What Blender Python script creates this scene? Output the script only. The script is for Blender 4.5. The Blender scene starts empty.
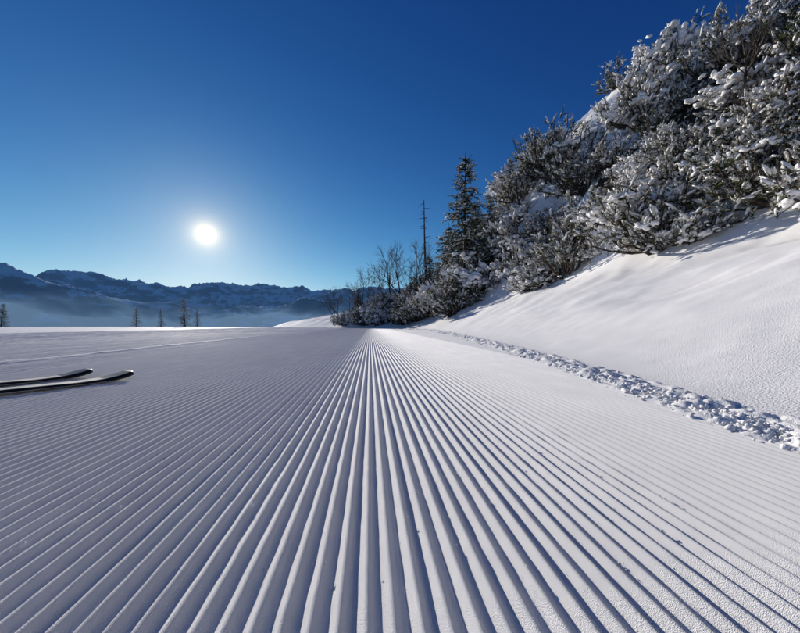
import bpy, math, random, time
import numpy as np
from mathutils import Vector, Matrix
import bmesh
T0=time.time()
random.seed(7)
RNG=np.random.default_rng(11)
scene=bpy.context.scene
H_CAM=0.4
SUN=np.array([-194.,300.,91.]); SUN/=np.linalg.norm(SUN)
SUN_EL=math.asin(SUN[2]); SUN_AZ=math.atan2(SUN[0],SUN[1])

# ---------------------------------------------------------------- noise
def _h(ix,iy,seed):
    n=(ix.astype(np.int64)*374761393+iy.astype(np.int64)*668265263+seed*1442695041)&0xFFFFFFFF
    n=((n^(n>>13))*1274126177)&0xFFFFFFFF
    n=(n^(n>>16))
    n=(n*2246822519)&0xFFFFFFFF
    n=n^(n>>15)
    return (n&0xFFFFFF)/float(0xFFFFFF)
def vn(x,y,seed=0):
    x=np.asarray(x,float); y=np.asarray(y,float)
    ix=np.floor(x); iy=np.floor(y); fx=x-ix; fy=y-iy
    fx=fx*fx*fx*(fx*(fx*6-15)+10); fy=fy*fy*fy*(fy*(fy*6-15)+10)
    a=_h(ix,iy,seed);b=_h(ix+1,iy,seed);c=_h(ix,iy+1,seed);d=_h(ix+1,iy+1,seed)
    return (a*(1-fx)+b*fx)*(1-fy)+(c*(1-fx)+d*fx)*fy*1.0
def fbm(x,y,o=4,seed=0,gain=.5):
    s=0;a=1;t=0
    for i in range(o):
        s=s+a*(vn(x,y,seed+i*17)*2-1);t+=a;a*=gain;x=x*2.03+3.1;y=y*2.03+7.7
    return s/t
def ridged(x,y,o=5,seed=0):
    s=0;a=1;t=0
    for i in range(o):
        s=s+a*(1-np.abs(vn(x,y,seed+i*13)*2-1));t+=a;a*=.52;x=x*2.07+1.3;y=y*2.07+5.1
    return s/t
def sst(a,b,x):
    t=np.clip((x-a)/(b-a),0,1); return t*t*(3-2*t)

# ---------------------------------------------------------------- mesh helpers
def link(ob): scene.collection.objects.link(ob); return ob
def grid_obj(name,X,Y,Z,mat,attrs=None):
    nr,nc=X.shape
    co=np.stack([X,Y,Z],-1).reshape(-1,3).astype(np.float32)
    idx=np.arange(nr*nc).reshape(nr,nc)
    q=np.stack([idx[:-1,:-1],idx[:-1,1:],idx[1:,1:],idx[1:,:-1]],-1).reshape(-1,4).astype(np.int32)
    me=bpy.data.meshes.new(name)
    me.vertices.add(len(co)); me.vertices.foreach_set("co",co.ravel())
    me.loops.add(q.size); me.loops.foreach_set("vertex_index",q.ravel())
    me.polygons.add(len(q)); me.polygons.foreach_set("loop_start",np.arange(0,q.size,4,dtype=np.int32))
    me.polygons.foreach_set("use_smooth",np.ones(len(q),bool))
    if attrs:
        for k,v in attrs.items():
            a=me.attributes.new(k,'FLOAT','POINT'); a.data.foreach_set("value",v.ravel().astype(np.float32))
    me.update(calc_edges=True)
    me.materials.append(mat)
    return link(bpy.data.objects.new(name,me))
class MB:
    def __init__(s): s.v=[];s.f=[];s.m=[];s.s=[];s.n=0
    def add(s,v,f,m,smooth=True):
        v=np.asarray(v,float).reshape(-1,3); f=np.asarray(f,int).reshape(-1,3)
        s.v.append(v); s.f.append(f+s.n); s.n+=len(v)
        m=np.broadcast_to(np.asarray(m),(len(f),)); s.m.append(m); s.s.append(np.full(len(f),smooth))
    def mesh(s,name,mats):
        v=np.concatenate(s.v).astype(np.float32);f=np.concatenate(s.f).astype(np.int32)
        me=bpy.data.meshes.new(name)
        me.vertices.add(len(v)); me.vertices.foreach_set("co",v.ravel())
        me.loops.add(f.size); me.loops.foreach_set("vertex_index",f.ravel())
        me.polygons.add(len(f)); me.polygons.foreach_set("loop_start",np.arange(0,f.size,3,dtype=np.int32))
        me.polygons.foreach_set("material_index",np.concatenate(s.m).astype(np.int32))
        me.polygons.foreach_set("use_smooth",np.concatenate(s.s))
        for m in mats: me.materials.append(m)
        me.update(calc_edges=True)
        return me
def nrm(v): return v/np.maximum(np.linalg.norm(v,axis=-1,keepdims=True),1e-9)
def tube(mb,pts,rad,mat,n=5):
    pts=np.asarray(pts,float); k=len(pts)
    t=np.gradient(pts,axis=0); t=nrm(t)
    ref=np.array([0.3,0.2,1.0]) if abs(t[0][2])<.9 else np.array([1.,.1,0])
    a=nrm(np.cross(t,ref)); b=np.cross(t,a)
    th=np.arange(n)*2*math.pi/n
    V=pts[:,None,:]+np.asarray(rad)[:,None,None]*(np.cos(th)[None,:,None]*a[:,None,:]+np.sin(th)[None,:,None]*b[:,None,:])
    i=np.arange(k-1)[:,None]*n; j=np.arange(n)[None,:]; j2=(j+1)%n
    f=np.concatenate([np.stack([i+j,i+j2,i+n+j2],-1).reshape(-1,3),np.stack([i+j,i+n+j2,i+n+j],-1).reshape(-1,3)])
    mb.add(V,f,mat)
def ico(sub):
    bm=bmesh.new(); bmesh.ops.create_icosphere(bm,subdivisions=sub,radius=1.0)
    bm.verts.ensure_lookup_table()
    v=np.array([x.co[:] for x in bm.verts]); f=np.array([[q.index for q in p.verts] for p in bm.faces]); bm.free(); return v,f
ICO1=ico(1); ICO2=ico(2)
def blobs(mb,C,A,B,Cc,mat,jit=.25,base=ICO2,rng=RNG):
    v,f=base; N_=len(C)
    j=1+jit*(rng.random((N_,len(v),1))*2-1)
    P=C[:,None,:]+j*(v[None,:,0:1]*A[:,None,:]+v[None,:,1:2]*B[:,None,:]+v[None,:,2:3]*Cc[:,None,:])
    F=f[None]+ (np.arange(N_)*len(v))[:,None,None]
    mb.add(P,F,mat)

# ---------------------------------------------------------------- materials
def new_mat(name):
    m=bpy.data.materials.new(name); m.use_nodes=True; nt=m.node_tree
    b=nt.nodes["Principled BSDF"]; return m,nt,b
def N(nt,t,**kw):
    n=nt.nodes.new(t)
    for k,v in kw.items(): setattr(n,k,v)
    return n
def noise(nt,vec,scale,detail=4,rough=.55):
    n=N(nt,'ShaderNodeTexNoise'); n.inputs['Scale'].default_value=scale; n.inputs['Detail'].default_value=detail; n.inputs['Roughness'].default_value=rough
    nt.links.new(vec,n.inputs['Vector']); return n
def ramp(nt,src,stops):
    r=N(nt,'ShaderNodeValToRGB'); e=r.color_ramp.elements
    while len(e)<len(stops): e.new(.5)
    for i,(p,c) in enumerate(stops):
        e[i].position=p; e[i].color=(c if len(c)==4 else (*c,1))
    nt.links.new(src,r.inputs[0]); return r
def snow_mat(name,col=(.92,.91,.90),bumps=((350,.0012,2),),earth_shade=False,rough=.8,spec=.1):
    m,nt,b=new_mat(name)
    g=N(nt,'ShaderNodeNewGeometry'); pos=g.outputs['Position']
    n0=noise(nt,pos,3.0,1)
    r=ramp(nt,n0.outputs['Fac'],[(.3,tuple(c*.94 for c in col)),(.7,col)])
    out=r.outputs[0]
    if earth_shade:  # dark brown patches: bare earth and rock, plus painted shade beneath the pines
        at=N(nt,'ShaderNodeAttribute',attribute_name='earth_shade')
        n1=noise(nt,pos,2.3,4,.65)
        ad=N(nt,'ShaderNodeMath',operation='ADD'); nt.links.new(at.outputs['Fac'],ad.inputs[0]); nt.links.new(n1.outputs['Fac'],ad.inputs[1])
        sub=N(nt,'ShaderNodeMath',operation='MULTIPLY'); sub.inputs[1].default_value=.8; nt.links.new(ad.outputs[0],sub.inputs[0])
        rr=ramp(nt,sub.outputs[0],[(.76,(0,0,0)),(.82,(1,1,1))])
        n2=noise(nt,pos,9,3); r2=ramp(nt,n2.outputs['Fac'],[(.3,(.02,.017,.012)),(.7,(.09,.075,.055))])
        mx=N(nt,'ShaderNodeMix',data_type='RGBA'); nt.links.new(rr.outputs[0],mx.inputs[0]); nt.links.new(out,mx.inputs[6]); nt.links.new(r2.outputs[0],mx.inputs[7]); out=mx.outputs[2]
    nt.links.new(out,b.inputs['Base Color'])
    b.inputs['Roughness'].default_value=rough; b.inputs['Specular IOR Level'].default_value=spec
    prev=None
    for sc,d,de in bumps:
        nn=noise(nt,pos,sc,de,.6)
        bp=N(nt,'ShaderNodeBump'); bp.inputs['Strength'].default_value=1; bp.inputs['Distance'].default_value=d
        nt.links.new(nn.outputs['Fac'],bp.inputs['Height'])
        if prev: nt.links.new(prev.outputs[0],bp.inputs['Normal'])
        prev=bp
    if prev: nt.links.new(prev.outputs[0],b.inputs['Normal'])
    return m
M_PISTE=snow_mat("groomed_snow",bumps=((700,.0026,2),))
M_GROUND=snow_mat("windblown_snow",bumps=((110,.0065,3),),earth_shade=True)
M_BERM=snow_mat("crumbled_snow",bumps=((220,.004,2),))
M_TSNOW=snow_mat("tree_snow",col=(.88,.87,.86),bumps=())
def simple(name,c1,c2,scale=6,rough=.8):
    m,nt,b=new_mat(name)
    tc=N(nt,'ShaderNodeNewGeometry'); n=noise(nt,tc.outputs['Position'],scale,0)
    r=ramp(nt,n.outputs['Fac'],[(.3,c1),(.7,c2)]); nt.links.new(r.outputs[0],b.inputs['Base Color']); b.inputs['Roughness'].default_value=rough; b.inputs['Specular IOR Level'].default_value=.2
    return m
M_NEEDLE=simple("pine_needles",(.016,.030,.007),(.055,.075,.020),3)
M_FROST=simple("frosted_needles",(.42,.40,.36),(.80,.77,.72),4)
M_BARK=simple("bark",(.03,.023,.017),(.085,.065,.05),12)
TREE_MATS=[M_BARK,M_NEEDLE,M_FROST,M_TSNOW]

# ---------------------------------------------------------------- terrain functions
_yb=[-30,-3,1,2.26,5.2,12,19,25,32,40,50,62,80,140]
_xb=[.9,1.15,1.33,1.52,1.8,2.15,2.25,1.7,-.4,-5,-13,-24,-42,-110]
def berm_x(Y):
    Y=np.asarray(Y,float)
    s=0
    for o in (-1.,-.5,0,.5,1.):
        w=np.clip(Y*.06,.15,3); s=s+np.interp(Y+o*w,_yb,_xb)
    return s/5
def hill(X,Y):
    X=np.asarray(X,float);Y=np.asarray(Y,float)
    d=X-berm_x(Y)
    k=np.interp(Y,[-30,6,14,25,40,100],[1,1,1.2,1.5,1.3,1.0])
    m=np.interp(Y,[-30,28,34,42,60,100],[1,1,.6,.22,.12,.1])
    u=np.maximum(d,0)*k
    z=.42*(np.sqrt(u*u+.25)-.5)
    z=z+.90*(np.sqrt((np.maximum(u-5.2,0))**2+.4)-.632)*1.0
    zc=18.; z=zc*np.tanh(z/zc*1.03)
    z=z*m+ (1-m)*.25*np.minimum(u,6)
    z=z+3.0*np.exp(-((X-14.5)/5.0)**2-((Y-21)/5.0)**2)
    amp=sst(.3,3,u)
    z=z+amp*(.18*fbm(X*.4,Y*.4,3,5)+.02*fbm(X*1.6,Y*1.6,3,9))
    amp2=sst(4.5,8,u)*m
    z=z+amp2*(1.1*fbm(X*.28,Y*.28,4,21)+.25*fbm(X*1.1,Y*1.1,3,31))
    return z,d,u
def plateau(X,Y):
    e=58+6*fbm(X*.02+5,X*0+.5,3,3)
    drop=np.maximum(Y-e,0)
    z=-.0065*drop**2
    z=np.maximum(z,-.5*drop)
    d2=np.maximum(-X-120,0); z=z-.2*d2
    z=z+.035*fbm(X*.12,Y*.12,3,41)*sst(6,25,np.hypot(X,Y))
    return z
def ground(X,Y):
    h,d,u=hill(X,Y)
    return plateau(X,Y)+h,d,u

# ---------------------------------------------------------------- groomed piste (real corduroy geometry)
LAM=.038; A0=-17.; A1=6.5
SEAMS=((-3.9,1),(-8.6,2),(-13.2,3))
def piste():
    a=np.concatenate([np.arange(A0,-8,.0100),np.arange(-8,-3.0,.007),np.arange(-3.0,1.9,.0038),np.arange(1.9,A1,.009)])
    r=[-2.5+.12*i for i in range(22)]
    y=.2
    while y<56: r.append(y); y+=max(.008,y*.018)
    b=np.array(r)
    AA,BB=np.meshgrid(a,b)
    X=AA-.1*BB; Y=BB
    ph=(AA+.0012*fbm(BB*.5,AA*.15,2,51)+.012*fbm(BB*.04,AA*.02,2,52))/LAM
    tooth=np.floor(ph+.5)
    am=.0072*(1+.14*(_h(tooth,tooth*0,5)*2-1))*(1+.14*fbm(BB*1.3,AA*3,2,61))
    c=np.cos(2*math.pi*ph)
    prof=c+.16*np.cos(4*math.pi*ph+.4)
    Z=-.0095+0*AA
    for s,sd in SEAMS:
        o=AA-s-.03*fbm(BB*.3,BB*0,2,sd)
        am=am*(1-.9*np.exp(-(o/.09)**2))
        Z=Z+np.exp(-(o/.07)**2)*(.020+.014*vn(BB*9,AA*9,66))
    Z=Z+am*prof
    Z=Z+.0015*fbm(AA*28,BB*18,3,71)+.004*fbm(AA*1.1,BB*.5,2,73)
    Z=Z+plateau(X,Y)
    edge=np.maximum(1-sst(A0,A0+.3,AA),np.maximum(1-sst(-2.5,-2.2,BB),sst(54,55.6,BB)))
    Z=Z-.07*edge
    return grid_obj("groomed_piste",X,Y,Z,M_PISTE)
piste(); print("piste",time.time()-T0)

# ---------------------------------------------------------------- snow ground with bank
def build_ground():
    d=np.concatenate([-np.geomspace(160,2.2,90),np.arange(-2.1,-.3,.12),np.arange(-.3,.6,.03),np.arange(.6,7,.07),np.arange(7,22,.22),np.geomspace(22,120,30)])
    r=list(np.linspace(-30,-2,30))+list(np.arange(-1.9,.6,.1)); y=.6
    while y<260: r.append(y); y+=max(.03,y*.015)
    D,Y=np.meshgrid(d,np.array(r)); X=D+berm_x(Y)
    Z,dd,u=ground(X,Y)
    A=X+.1*Y
    ins=sst(A0+.15,A0+.4,A)*sst(-2.3,-2.0,Y)*(1-sst(53,54.5,Y))*(1-sst(-.05,.10,dd))
    Z=Z-.045*ins+.012*sst(0,.15,dd)
    Z=Z+(1-ins)*(dd<0)*.03*fbm(A*1.2,Y*.05,3,81)
    Z=Z+.007*sst(.2,.7,dd)*fbm(X*4,Y*4,2,83)
    earth_shade=sst(5.6,7.2,u)*.62-.30*sst(.4,.65,vn(X*.25,Y*.25,91))  # mask on the thicket slope for earth and the shade painted under trees
    earth_shade=earth_shade-.6*(((X-14)/6.0)**2+((Y-19.5)/6.5)**2<1)
    return grid_obj("snow_ground",X,Y,Z,M_GROUND,{'earth_shade':np.maximum(earth_shade,0)})
build_ground(); print("ground",time.time()-T0)

# ---------------------------------------------------------------- berm of crumbled snow
def berm():
    d=np.linspace(-.14,.24,44); r=[];y=-2
    while y<34: r.append(y); y+=max(.011,abs(y)*.012)
    D,Y=np.meshgrid(d,np.array(r)); w=.03*fbm(Y*1.4,Y*0,3,101)
    t=(D-.05)/.19
    s=np.clip(1-t*t,0,1)
    grow=np.interp(Y,[0,3,10,30],[1,1.1,1.3,1.6])
    hh=(.018+.036*np.clip(vn(D*11,Y*11,103)+.7*fbm(D*30,Y*30,3,104),0,1.3))*s*grow
    X=D*grow+w+berm_x(Y); base,_,_=ground(X,Y)
    Z=base-.02+hh+.014*sst(.05,.2,D)
    ob=grid_obj("snow_berm",X,Y,Z,M_BERM)
    mb=MB(); n=6500
    Yc=np.exp(RNG.uniform(math.log(.55),math.log(32),n)); Yc[:700]=RNG.uniform(-2,.6,700)
    g=np.interp(Yc,[0,3,10,30],[1,1.1,1.3,1.6])
    dc=RNG.normal(.04,.070,n)*g
    far=RNG.random(n)<.04; dc[far]-=np.abs(RNG.normal(size=far.sum()))*.10
    sz=(.0022+.0115*RNG.random(n)**4.5)*np.interp(Yc,[0,4,30],[1,1.3,3])
    sz[far]*=.5
    Xc=berm_x(Yc)+dc+.03*fbm(Yc*1.4,Yc*0,3,101)
    zc,_,_=ground(Xc,Yc)
    zc=zc+np.clip(1-((dc/g-.05)/.19)**2,0,1)*.020*g-.008+sz*.1
    C=np.stack([Xc,Yc,zc],-1)
    A=nrm(RNG.normal(size=(n,3)));B=nrm(np.cross(A,RNG.normal(size=(n,3))));Cc=np.cross(A,B)
    s=sz[:,None]
    big=sz>.007
    blobs(mb,C[big],(A*s)[big]*1.3,(B*s)[big],(Cc*s)[big]*.8,0,.3,ICO2)
    blobs(mb,C[~big],(A*s)[~big]*1.3,(B*s)[~big],(Cc*s)[~big]*.8,0,.25,ICO1)
    me=mb.mesh("clods",[M_BERM]); o=link(bpy.data.objects.new("clods",me)); o.parent=ob
    mb=MB(); n=1500
    Yc=np.exp(RNG.uniform(math.log(.5),math.log(14),n)); Xc=RNG.uniform(-1.5,.9,n)*Yc
    ok=(Xc<berm_x(Yc)-.05)&(Xc+.1*Yc>A0+.5); Xc=Xc[ok];Yc=Yc[ok];n=len(Xc)
    sz=.0008+.0022*RNG.random(n)**4
    C=np.stack([Xc,Yc,-.0085+.007*np.cos(2*math.pi*(Xc+.1*Yc)/LAM)+plateau(Xc,Yc)],-1)
    A=nrm(RNG.normal(size=(n,3)));B=nrm(np.cross(A,RNG.normal(size=(n,3))));Cc=np.cross(A,B); s=sz[:,None]
    blobs(mb,C,A*s,B*s,Cc*s,0,.25,ICO1)
    link(bpy.data.objects.new("snow_crumbs",mb.mesh("snow_crumbs",[M_BERM])))
berm(); print("berm",time.time()-T0)

# ---------------------------------------------------------------- mountains (world-space polar sheet)
def mountains():
    th=np.linspace(-math.pi,math.pi,1500)
    r=np.concatenate([np.geomspace(110,2200,30),np.linspace(2300,9500,190),np.geomspace(9700,30000,8)])
    T,R=np.meshgrid(th,r); X=R*np.sin(T);Y=R*np.cos(T)
    wx=X+350*fbm(X/1500,Y/1500,3,231); wy=Y+350*fbm(X/1500,Y/1500,3,237)
    rid=ridged(wx/1500,wy/1500,7,201)
    big=fbm(X/2600,Y/2600,3,205)
    env=np.interp(R,[110,600,2300,3400,4300,5300,6900,8200,9500,12000,30000],[.0,0,0,.30,.44,.30,1.0,1.04,.5,.1,0])
    base=np.interp(R,[110,400,2300,4200,30000],[-26,-190,-420,-330,-300])
    hgt=1320*env*(.48+.68*(rid-.45)+.16+.10*big)
    deg=np.degrees(T)
    hgt=hgt+300*np.exp(-((deg+57)/10)**2)*np.exp(-((R-4300)/900)**2)*(.2+1.1*rid)
    hgt=hgt+200*np.exp(-((deg+20)/9)**2)*np.exp(-((R-4300)/900)**2)*(.2+1.1*rid)
    Z=base+hgt
    m,nt,b=new_mat("mountain_painted_haze")
    g=N(nt,'ShaderNodeNewGeometry'); pos=g.outputs['Position']
    sep=N(nt,'ShaderNodeSeparateXYZ'); nt.links.new(pos,sep.inputs[0])
    sn=N(nt,'ShaderNodeSeparateXYZ'); nt.links.new(g.outputs['Normal'],sn.inputs[0])
    n1=noise(nt,pos,.006,8,.68)
    def math_(op,a,bb,clamp=False):
        k=N(nt,'ShaderNodeMath',operation=op); k.use_clamp=clamp
        for i,v in enumerate((a,bb)):
            if v is None: continue
            if isinstance(v,(int,float)): k.inputs[i].default_value=v
            else: nt.links.new(v,k.inputs[i])
        return k.outputs[0]
    alt=math_('MULTIPLY',sep.outputs[2],.00022)
    f=math_('ADD',n1.outputs['Fac'],alt); f=math_('ADD',f,math_('MULTIPLY',math_('SUBTRACT',sn.outputs[2],.80),.9))
    col=ramp(nt,f,[(.50,(.008,.014,.016)),(.60,(.03,.04,.045)),(.70,(.6,.63,.67))])
    nt.links.new(col.outputs[0],b.inputs['Base Color']); b.inputs['Roughness'].default_value=.9; b.inputs['Specular IOR Level'].default_value=0
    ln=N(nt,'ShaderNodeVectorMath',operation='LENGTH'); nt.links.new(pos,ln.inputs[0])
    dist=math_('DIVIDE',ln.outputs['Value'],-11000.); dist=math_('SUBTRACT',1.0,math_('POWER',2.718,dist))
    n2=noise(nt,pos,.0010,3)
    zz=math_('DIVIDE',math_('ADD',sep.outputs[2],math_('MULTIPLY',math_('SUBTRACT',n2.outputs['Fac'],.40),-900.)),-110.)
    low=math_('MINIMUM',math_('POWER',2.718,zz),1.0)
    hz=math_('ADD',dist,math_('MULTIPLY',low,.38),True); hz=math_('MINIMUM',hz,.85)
    em=N(nt,'ShaderNodeEmission'); em.inputs[1].default_value=1  # airlight and valley fog put into the colour as blue emission
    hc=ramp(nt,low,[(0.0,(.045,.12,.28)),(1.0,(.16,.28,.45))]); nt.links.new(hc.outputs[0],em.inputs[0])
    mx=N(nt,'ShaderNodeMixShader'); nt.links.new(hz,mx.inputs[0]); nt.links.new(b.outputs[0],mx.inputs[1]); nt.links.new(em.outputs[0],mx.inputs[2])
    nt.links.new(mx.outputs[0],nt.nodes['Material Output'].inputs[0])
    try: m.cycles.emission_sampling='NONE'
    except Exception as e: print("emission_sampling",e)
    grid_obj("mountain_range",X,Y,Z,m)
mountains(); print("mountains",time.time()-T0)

# ---------------------------------------------------------------- trees
def tufts(mb,P,D,L,nn=46,nl=.062,nw=.011,frost=.5,snow=.6,fat=1.0,rng=RNG,wid=.024):
    T=len(P); D=nrm(D)
    ref=rng.normal(size=(T,3)); S=nrm(np.cross(D,ref)); U=np.cross(S,D)
    u=rng.random((T,nn)); th=rng.random((T,nn))*2*math.pi
    base=P[:,None]+D[:,None]*(L[:,None]*u)[...,None]
    rad=np.cos(th)[...,None]*S[:,None]+np.sin(th)[...,None]*U[:,None]
    fw=(.35+.8*u**2)[...,None]
    dr=nrm(rad+D[:,None]*fw+rng.normal(size=(T,nn,3))*.12)
    ln=nl*(.7+.5*rng.random((T,nn)))[...,None]
    wv=nrm(np.cross(dr,D[:,None]+.01))*nw*.5
    tip=base+dr*ln
    V=np.stack([base-wv,base+wv,tip],2).reshape(-1,3)
    F=np.arange(T*nn*3).reshape(-1,3)
    tf=np.repeat(rng.normal(size=T)*.25,nn)
    pf=frost+.50*dr[...,2].ravel()+.35*(u.ravel()-.5)+tf
    mb.add(V,F,np.where(rng.random(T*nn)<pf,2,1),False)
    k=rng.random(T)<snow; Pk=P[k];Dk=D[k];Lk=L[k];n=len(Pk)
    if n==0: return
    up=np.array([0,0,1.])
    side=nrm(np.cross(Dk,up)+1e-4); upk=nrm(np.cross(side,Dk)); upk*=np.sign(upk[:,2:3]+1e-6)
    s=(.6+.7*rng.random(n))[:,None]*fat
    C=Pk+Dk*Lk[:,None]*(.45+.4*rng.random((n,1)))+upk*.016*fat+up*.008*fat
    blobs(mb,C,Dk*Lk[:,None]*.40*s,side*wid*s,upk*wid*.8*s,3,.40,ICO2,rng)
def make_pine(seed,R=1.15,H=1.5,frost=.3,snow=.4,pads=24,padsz=1.0):
    rng=np.random.default_rng(seed); mb=MB(); P=[];D=[];L=[]
    for i in range(34):
        az=2*math.pi*(i*.618)+rng.random()*.6; reach=R*(.25+.8*rng.random()**.8)
        hh=H*math.sqrt(max(.03,1-(reach/(R*1.1))**2))*(.35+.75*rng.random())
        t=np.linspace(0,1,8)
        bend=rng.normal()*.35
        ang=az+bend*t
        x=reach*np.sin(t*1.45)/np.sin(1.45)*np.cos(ang); y=reach*np.sin(t*1.45)/np.sin(1.45)*np.sin(ang); z=hh*(t**1.2)-.10
        pts=np.stack([x,y,z],-1)+rng.normal(size=(8,3))*.02
        pts[0]=[rng.normal()*.08,rng.normal()*.08,-.25]
        tube(mb,pts,np.linspace(.032,.008,8),0,4)
        for j in range(16):
            q=.2+.8*rng.random()**.65; kf=q*7; k0=min(int(kf),6); p0=pts[k0]+(pts[k0+1]-pts[k0])*(kf-k0)
            off=nrm(rng.normal(size=3)+np.array([0,0,.25]))*(.07+.22*rng.random())*(1.15-.4*q)
            p1=p0+off; p1[2]=max(p1[2],-.05)
            tube(mb,[p0,(p0+p1)/2+rng.normal(size=3)*.012,p1],[.008,.006,.005],0,3)
            out=np.array([math.cos(ang[k0]),math.sin(ang[k0]),0])
            d=nrm(out*.6+np.array([0,0,.65])+rng.normal(size=3)*.42)
            P.append(p1-d*.05);D.append(d);L.append(.10+.15*rng.random())
    P=np.array(P);D=np.array(D);L=np.array(L)
    tufts(mb,P,D,L,44,.055,.014,frost,snow,1.0,rng)
    if pads:
        idx=rng.integers(0,len(P),pads); C0=P[idx]+np.array([0,0,.02])
        for c0 in C0:
            n=int(rng.integers(6,14)); sp=(.05+.08*rng.random())*padsz
            C=c0+rng.normal(size=(n,3))*np.array([sp,sp,sp*.35]); s=(.018+.036*rng.random(n))[:,None]*padsz
            a=rng.random(n)*6.28; A=np.stack([np.cos(a),np.sin(a),.3*rng.normal(size=n)],-1); B=np.stack([-np.sin(a),np.cos(a),0*a],-1)
            blobs(mb,C,A*s*1.4,B*s,np.tile([0,0,1.],(n,1))*s*.65,3,.32,ICO2,rng)
    return mb.mesh("mountain_pine_%d"%seed,TREE_MATS)
def make_spruce(seed,H=9.5,R=1.5,dens=1.0,snow=.4,frost=.15):
    rng=np.random.default_rng(seed); mb=MB(); P=[];D=[];L=[]
    zt=np.linspace(-.5,H,14); tr=np.stack([.06*np.sin(zt*.7),.05*np.cos(zt*.9),zt],-1)
    tube(mb,tr,np.linspace(.17,.015,14),0,8)
    z=.5
    while z<H-.1:
        f=(H-z)/H; n=int(5+4*dens)
        for i in range(n):
            if rng.random()>.88*min(1,dens+.2): continue
            a=rng.random()*6.28; ln=(R*f**.85+.10)*(.45+.7*rng.random()); t=np.linspace(0,1,6)
            dz=-.28*ln*t**1.2+.18*ln*t**3+ (.25*ln*t if f<.2 else 0)
            pts=np.stack([ln*t*math.cos(a),ln*t*math.sin(a),z+dz],-1)+rng.normal(size=(6,3))*.015
            tube(mb,pts,np.linspace(.022,.005,6),0,3)
            m=int(2+ln*5.0*dens)
            for j in range(m):
                q=(.18+.82*(j+rng.random())/m); q=min(q,1); kf=q*5;k0=min(int(kf),4); p=pts[k0]+(pts[k0+1]-pts[k0])*(kf-k0)
                sd=rng.choice([-1,1])*(.35+.7*rng.random())
                aa=a+sd; d=np.array([math.cos(aa),math.sin(aa),-.25+.2*rng.normal()])
                P.append(p);D.append(d);L.append(.2+.2*rng.random())
            P.append(pts[-1]);D.append(pts[-1]-pts[-2]);L.append(.2)
        z+=.20+.14*rng.random()
    P.append([0.03,0,H-.1]);D.append([0,0,1]);L.append(.35)
    tufts(mb,np.array(P),np.array(D),np.array(L),34,.085,.026,frost,snow,1.35,rng)
    return mb.mesh("spruce_%d"%seed,TREE_MATS)
M_TWIG=simple("bare_twigs",(.035,.028,.023),(.10,.085,.07),10)
def make_bare(seed,H=7,spread=.55,depth=5):
    rng=np.random.default_rng(seed); mb=MB()
    def grow(p,d,ln,r,k):
        n=5; pts=[p]
        for i in range(n-1):
            d=nrm(d+rng.normal(size=3)*.10+np.array([0,0,.05])); pts.append(pts[-1]+d*ln/(n-1))
        tube(mb,pts,np.linspace(r,r*.62,n),0,6 if k>3 else 3)
        if k==0: return
        nb=3 if k>1 else 4
        for i in range(nb):
            q=rng.integers(2,n) if i else n-1
            dd=nrm(d+nrm(rng.normal(size=3))*spread*(1.1 if i else .5)+np.array([0,0,.12]))
            grow(pts[q],dd,ln*(.6+.2*rng.random()),r*.58,k-1)
    grow(np.array([0,0,-.3]),np.array([0,0,1.]),H*.32,H*.014,depth)
    return mb.mesh("bare_tree_%d"%seed,[M_TWIG])
def make_snag(H=10):
    rng=np.random.default_rng(5); mb=MB()
    t=np.linspace(0,1,12); pts=np.stack([.12*np.sin(t*5),.1*np.cos(t*4),t*H-.4],-1)
    tube(mb,pts,np.linspace(.16,.035,12),0,8)
    for i in range(26):
        z=H*(.3+.68*rng.random()); a=rng.random()*6.28; ln=.25+.55*rng.random()
        d=np.array([math.cos(a),math.sin(a),.2*rng.normal()]); c=np.array([.12*math.sin(z/H*5),.1*math.cos(z/H*4),z-.4])
        tube(mb,[c,c+d*ln*.5,c+d*ln+np.array([0,0,-.1*ln])],[.03,.02,.006],0,4)
    return mb.mesh("snag",[M_TWIG])
PINES=[make_pine(300,1.15,1.3,.26,.5,14),make_pine(301,1.25,1.4,.42,.7,34,1.4),make_pine(302,1.1,1.4,.06,.22,6),
       make_pine(303,1.3,1.25,.36,.6,22,1.1),make_pine(304,1.1,1.5,.14,.35,8),make_pine(305,1.2,1.1,.46,.7,46,1.8)]
SPR=[make_spruce(401,8.5,2.1,snow=.3,frost=.08),make_spruce(402,8,1.7,snow=.3,frost=.1),make_spruce(403,7,1.7,.6,.4,.25)]
BARE=[make_bare(501,7,.7),make_bare(502,6,.85),make_bare(503,7,.75)]
print("treemeshes",time.time()-T0)
def place(name,me,x,y,s=1,sz=None,dz=0,parent=None,tilt=0):
    z,_,_=ground(np.array([x]),np.array([y]))
    o=bpy.data.objects.new(name,me); link(o); o.location=(x,y,float(z[0])+dz)
    o.scale=(s,s,sz or s); o.rotation_euler=(random.uniform(-.08,.08),tilt,random.uniform(0,6.28))
    if parent: o.parent=parent
    return o
thicket=link(bpy.data.objects.new("pine_thicket",None))
K=14000; rg=np.random.default_rng(21)
Yk=np.exp(rg.uniform(math.log(1.5),math.log(46),K)); Xk=berm_x(Yk)+rg.uniform(1,24,K)
_,dk,uk=hill(Xk,Yk)
tl=5.6+1.2*fbm(Yk*.35,Yk*0+.5,2,77); tl=np.where(Yk>22,3.2,tl); tl=np.where(Yk>30,1.6,tl)
gp=vn(Xk*.22,Yk*.22,301)
sk=np.minimum(2.6,(.62+.055*Yk))*rg.uniform(.6,1.35,K); sk=np.where(Yk>30,np.minimum(sk,2.0),sk)
clear=(((Xk-14)/5.0)**2+((Yk-19.5)/5.8)**2<1)
good=(uk>=tl)&(uk<=19)&~((uk>8.0)&(gp>.66))&~(clear&(rg.random(K)>.02))
vari=vn(Xk*.5,Yk*.5,305)
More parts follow.
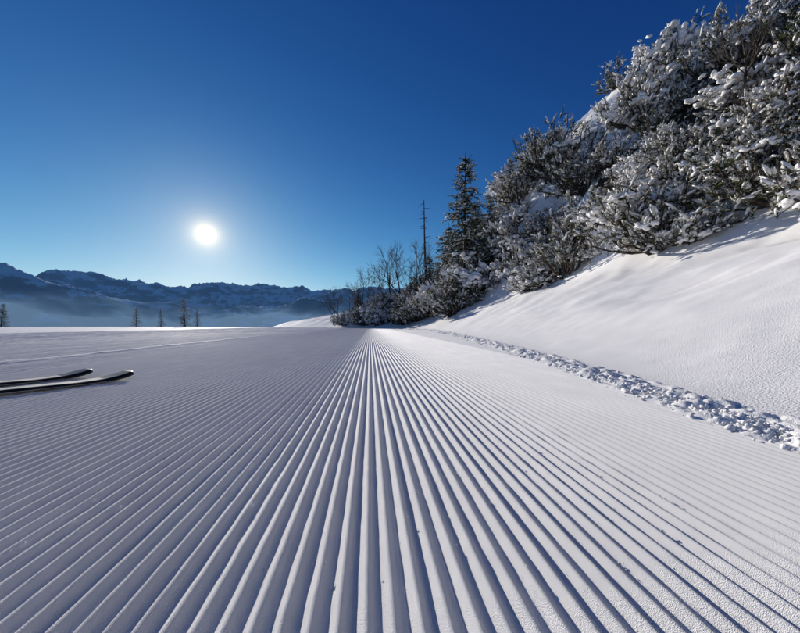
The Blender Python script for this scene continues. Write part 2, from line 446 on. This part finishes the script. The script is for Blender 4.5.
px=np.zeros(0);py=np.zeros(0);ps=np.zeros(0)
for i in np.nonzero(good)[0]:
    X=Xk[i];Y=Yk[i];s=sk[i]
    if len(px) and (((px-X)**2+(py-Y)**2)<((ps+s)*.48)**2).any(): continue
    px=np.append(px,X);py=np.append(py,Y);ps=np.append(ps,s)
    v=vari[i]+rg.normal()*.2
    me=PINES[[2,4,0,3,1,5][int(min(5,max(0,v*6)))]]
    front=(uk[i]<7.5 and Y<24)
    zs=s*rg.uniform(.85,1.3)
    if front: place("mountain_pine",me,X,Y,s,zs,-.08)
    else: place("pine",me,X,Y,s,zs,-.05,thicket)
print("pines",len(px),time.time()-T0)
for x,y,s,k in [(5.0,23,1.35,0),(6.2,25,.8,1),(4.2,26,.85,0),(3.4,27.5,.7,2),(7.0,23,.75,2),(3.0,30,.7,0),(9.5,25,.55,1),(1.0,36,.5,1),(-3.5,42,.6,2),(-6.5,45,.6,0),(-2,38,.5,1)]:
    place("spruce_tree",SPR[k],x,y,s)
for x,y,s,k in [(.4,35,1.6,0),(1.6,37,1.7,1),(-1.2,39,1.5,2),(-4.2,42,1.3,0),(-8,46,1.3,1),(-5.5,43,1.2,2),(-11,49,1.0,2),(-9.5,47,1.0,0),(2.6,33,1.2,2),(-7,44,1.0,1),(1.0,33,1.3,1)]:
    place("bare_tree",BARE[k],x,y,s)
place("bare_tree",BARE[1],9.4,8.2,.55); place("bare_tree",BARE[2],11.0,9.8,.6); place("bare_tree",BARE[0],6.9,14,.35); place("bare_tree",BARE[2],8.4,16,.4)
place("dead_tree",make_snag(),2.9,31,1.25)
place("larch_tree",SPR[2],-38,53,.72);place("larch_tree",SPR[2],-43,54,.45);place("larch_tree",SPR[2],-47.5,54,.5);place("larch_tree",SPR[2],-36.5,54,.45);place("larch_tree",SPR[0],-70.5,53,.5);place("larch_tree",BARE[2],-37.5,52,.4)

# ---------------------------------------------------------------- skis
def ski_pair():
    def pm(n,c,r,coat=0):
        m,nt,b=new_mat(n); b.inputs['Base Color'].default_value=(*c,1); b.inputs['Roughness'].default_value=r; b.inputs['Coat Weight'].default_value=coat; b.inputs['Specular IOR Level'].default_value=.3
        g=N(nt,'ShaderNodeTexCoord'); nn=noise(nt,g.outputs['Object'],40,3); rr=ramp(nt,nn.outputs['Fac'],[(.3,(r*.8,)*3),(.7,(min(1,r*1.3),)*3)]); nt.links.new(rr.outputs[0],b.inputs['Roughness']); return m
    black=pm("black_ski_tip",(.006,.006,.007),.45,0); top=pm("ski_topsheet",(.06,.05,.045),.4,0); edge=pm("steel_edge",(.3,.3,.3),.4); edge.node_tree.nodes["Principled BSDF"].inputs['Metallic'].default_value=1
    strip=pm("ski_stripe",(.62,.56,.46),.5,0)
    ub=Vector((.42,.91,0)).normalized(); ang=math.atan2(ub.y,ub.x)
    for (tx,ty) in ((-2.04,2.28),(-2.45,2.38)):
        par=link(bpy.data.objects.new("ski",None))
        par.location=(tx,ty,0); par.rotation_euler=(0,0,ang)
        n=70; L=1.72
        s=L*(np.linspace(0,1,n)**1.5)
        w=1.35*np.interp(s,[0,.008,.025,.06,.12,.20,.85,1.55,1.68,1.72],[.020,.038,.054,.066,.066,.061,.044,.052,.046,.02])
        z=.003+.030*np.clip((.20-s)/.20,0,1)**1.7+.010*np.sin(np.clip((s-.24)/(L-.3),0,1)*math.pi)+.02*np.clip((s-1.6)/.12,0,1)**2
        th=np.interp(s,[0,.02,.12,.3,.86,1.4,1.72],[.016,.026,.022,.015,.024,.012,.008])
        mb=MB()
        cs=[(-1,0),(-1,.25),(-.86,1),(-.6,1.06),(.6,1.06),(.86,1),(1,.25),(1,0)]
        V=np.array([[[-s[i],w[i]*cx,z[i]+th[i]*cz] for cx,cz in cs] for i in range(n)])
        k=len(cs)
        F=[];Mt=[]
        for i in range(n-1):
            for j in range(k):
                j2=(j+1)%k; a=i*k+j;b_=i*k+j2;c=(i+1)*k+j2;d=(i+1)*k+j
                F+=[[a,b_,c],[a,c,d]]
                if j==7: mt=0
                elif s[i]<.17: mt=0
                elif j in(0,6): mt=2
                elif j in (2,3,4): mt=3 if j==3 else 1
                else: mt=0
                Mt+=[mt,mt]
        F+=[[0,j+1,j] for j in range(1,k-1)]; Mt+=[0]*(k-2)
        mb.add(V,F,np.array(Mt),True)
        o=link(bpy.data.objects.new("ski_body",mb.mesh("ski_body",[black,top,edge,strip]))); o.parent=par
        for nm,x0,x1,ww,hh in (("toe_binding",-.78,-.70,.030,.045),("heel_binding",-1.12,-1.01,.030,.06),("brake_plate",-1.02,-.78,.026,.012)):
            bm=bmesh.new(); bmesh.ops.create_cube(bm,size=1)
            for v in bm.verts:
                v.co.x=x0 if v.co.x<0 else x1; v.co.y*=2*ww*(.7 if v.co.z>0 else 1)
                if v.co.z>0 and v.co.x==x1: v.co.x-=.02
                v.co.z=.03+(hh if v.co.z>0 else 0)
            bmesh.ops.bevel(bm,geom=bm.edges[:],offset=.005,segments=3,affect='EDGES')
            me=bpy.data.meshes.new(nm); bm.to_mesh(me); bm.free(); me.materials.append(black); q=link(bpy.data.objects.new(nm,me)); q.parent=par
ski_pair()

# ---------------------------------------------------------------- light, sky, camera
sun=bpy.data.lights.new("sun",'SUN'); sun.energy=5.0; sun.angle=math.radians(.5); sun.color=(1,.93,.83)
so=link(bpy.data.objects.new("sun",sun)); so.rotation_euler=Vector(-SUN).to_track_quat('-Z','Y').to_euler(); so.location=(-40,60,30)
w=bpy.data.worlds.new("World"); scene.world=w; w.use_nodes=True; nt=w.node_tree; nt.nodes.clear()
out=N(nt,'ShaderNodeOutputWorld'); bg=N(nt,'ShaderNodeBackground'); bg.inputs[1].default_value=1.0
sky=N(nt,'ShaderNodeTexSky'); sky.sky_type='NISHITA'; sky.sun_disc=False; sky.sun_elevation=SUN_EL; sky.sun_rotation=SUN_AZ; sky.altitude=1800; sky.air_density=1.0; sky.dust_density=.3; sky.ozone_density=2.0
def mt(op,a,b=None,clamp=False):
    k=N(nt,'ShaderNodeMath',operation=op); k.use_clamp=clamp
    for i,v in enumerate((a,b)):
        if v is None: continue
        if isinstance(v,(int,float)): k.inputs[i].default_value=v
        else: nt.links.new(v,k.inputs[i])
    return k.outputs[0]
sp=N(nt,'ShaderNodeSeparateColor'); nt.links.new(sky.outputs[0],sp.inputs[0]); cb=N(nt,'ShaderNodeCombineColor')
for i,(p,k,mx) in enumerate(((1.95,2.3,.9),(1.6,2.05,1.1),(1.2,1.65,1.5))):
    v=mt('MULTIPLY',mt('POWER',mt('MULTIPLY',sp.outputs[i],.085),p),k)
    v=mt('DIVIDE',v,mt('ADD',1.0,mt('DIVIDE',v,mx*1.5)))
    nt.links.new(v,cb.inputs[i])
nt.links.new(cb.outputs[0],bg.inputs[0])
tc=N(nt,'ShaderNodeTexCoord'); dt=N(nt,'ShaderNodeVectorMath',operation='DOT_PRODUCT'); dt.inputs[1].default_value=tuple(SUN)
nz=N(nt,'ShaderNodeVectorMath',operation='NORMALIZE'); nt.links.new(tc.outputs['Generated'],nz.inputs[0]); nt.links.new(nz.outputs[0],dt.inputs[0])
ang=mt('MULTIPLY',mt('ARCCOSINE',mt('MINIMUM',dt.outputs['Value'],1.0)),57.2958)
def ex(scale,amp): return mt('MULTIPLY',mt('POWER',2.718,mt('DIVIDE',ang,-scale)),amp)
core=mt('MULTIPLY',mt('SUBTRACT',1.0,mt('DIVIDE',mt('SUBTRACT',ang,.75),.5),True),6.0)
def emis(fac,col):
    b=N(nt,'ShaderNodeBackground'); b.inputs[0].default_value=(*col,1); nt.links.new(fac,b.inputs[1]); return b.outputs[0]
def addsh(a,b):
    s=N(nt,'ShaderNodeAddShader'); nt.links.new(a,s.inputs[0]); nt.links.new(b,s.inputs[1]); return s.outputs[0]
tot=addsh(bg.outputs[0],emis(core,(1,.93,.75)))
tot=addsh(tot,emis(ex(.95,2.2),(1,.74,.34)))
tot=addsh(tot,emis(ex(3.4,.30),(1,.80,.50)))
nt.links.new(tot,out.inputs[0])

cam=bpy.data.cameras.new("camera"); cam.sensor_width=36; cam.lens=13.5; cam.shift_y=8.5/800; cam.clip_start=.01; cam.clip_end=60000
co=link(bpy.data.objects.new("camera",cam)); co.location=(0,0,H_CAM); co.rotation_euler=(math.radians(90),0,0); scene.camera=co
scene.view_settings.view_transform='Standard'; scene.view_settings.look='None'; scene.view_settings.exposure=0
print("done",time.time()-T0)
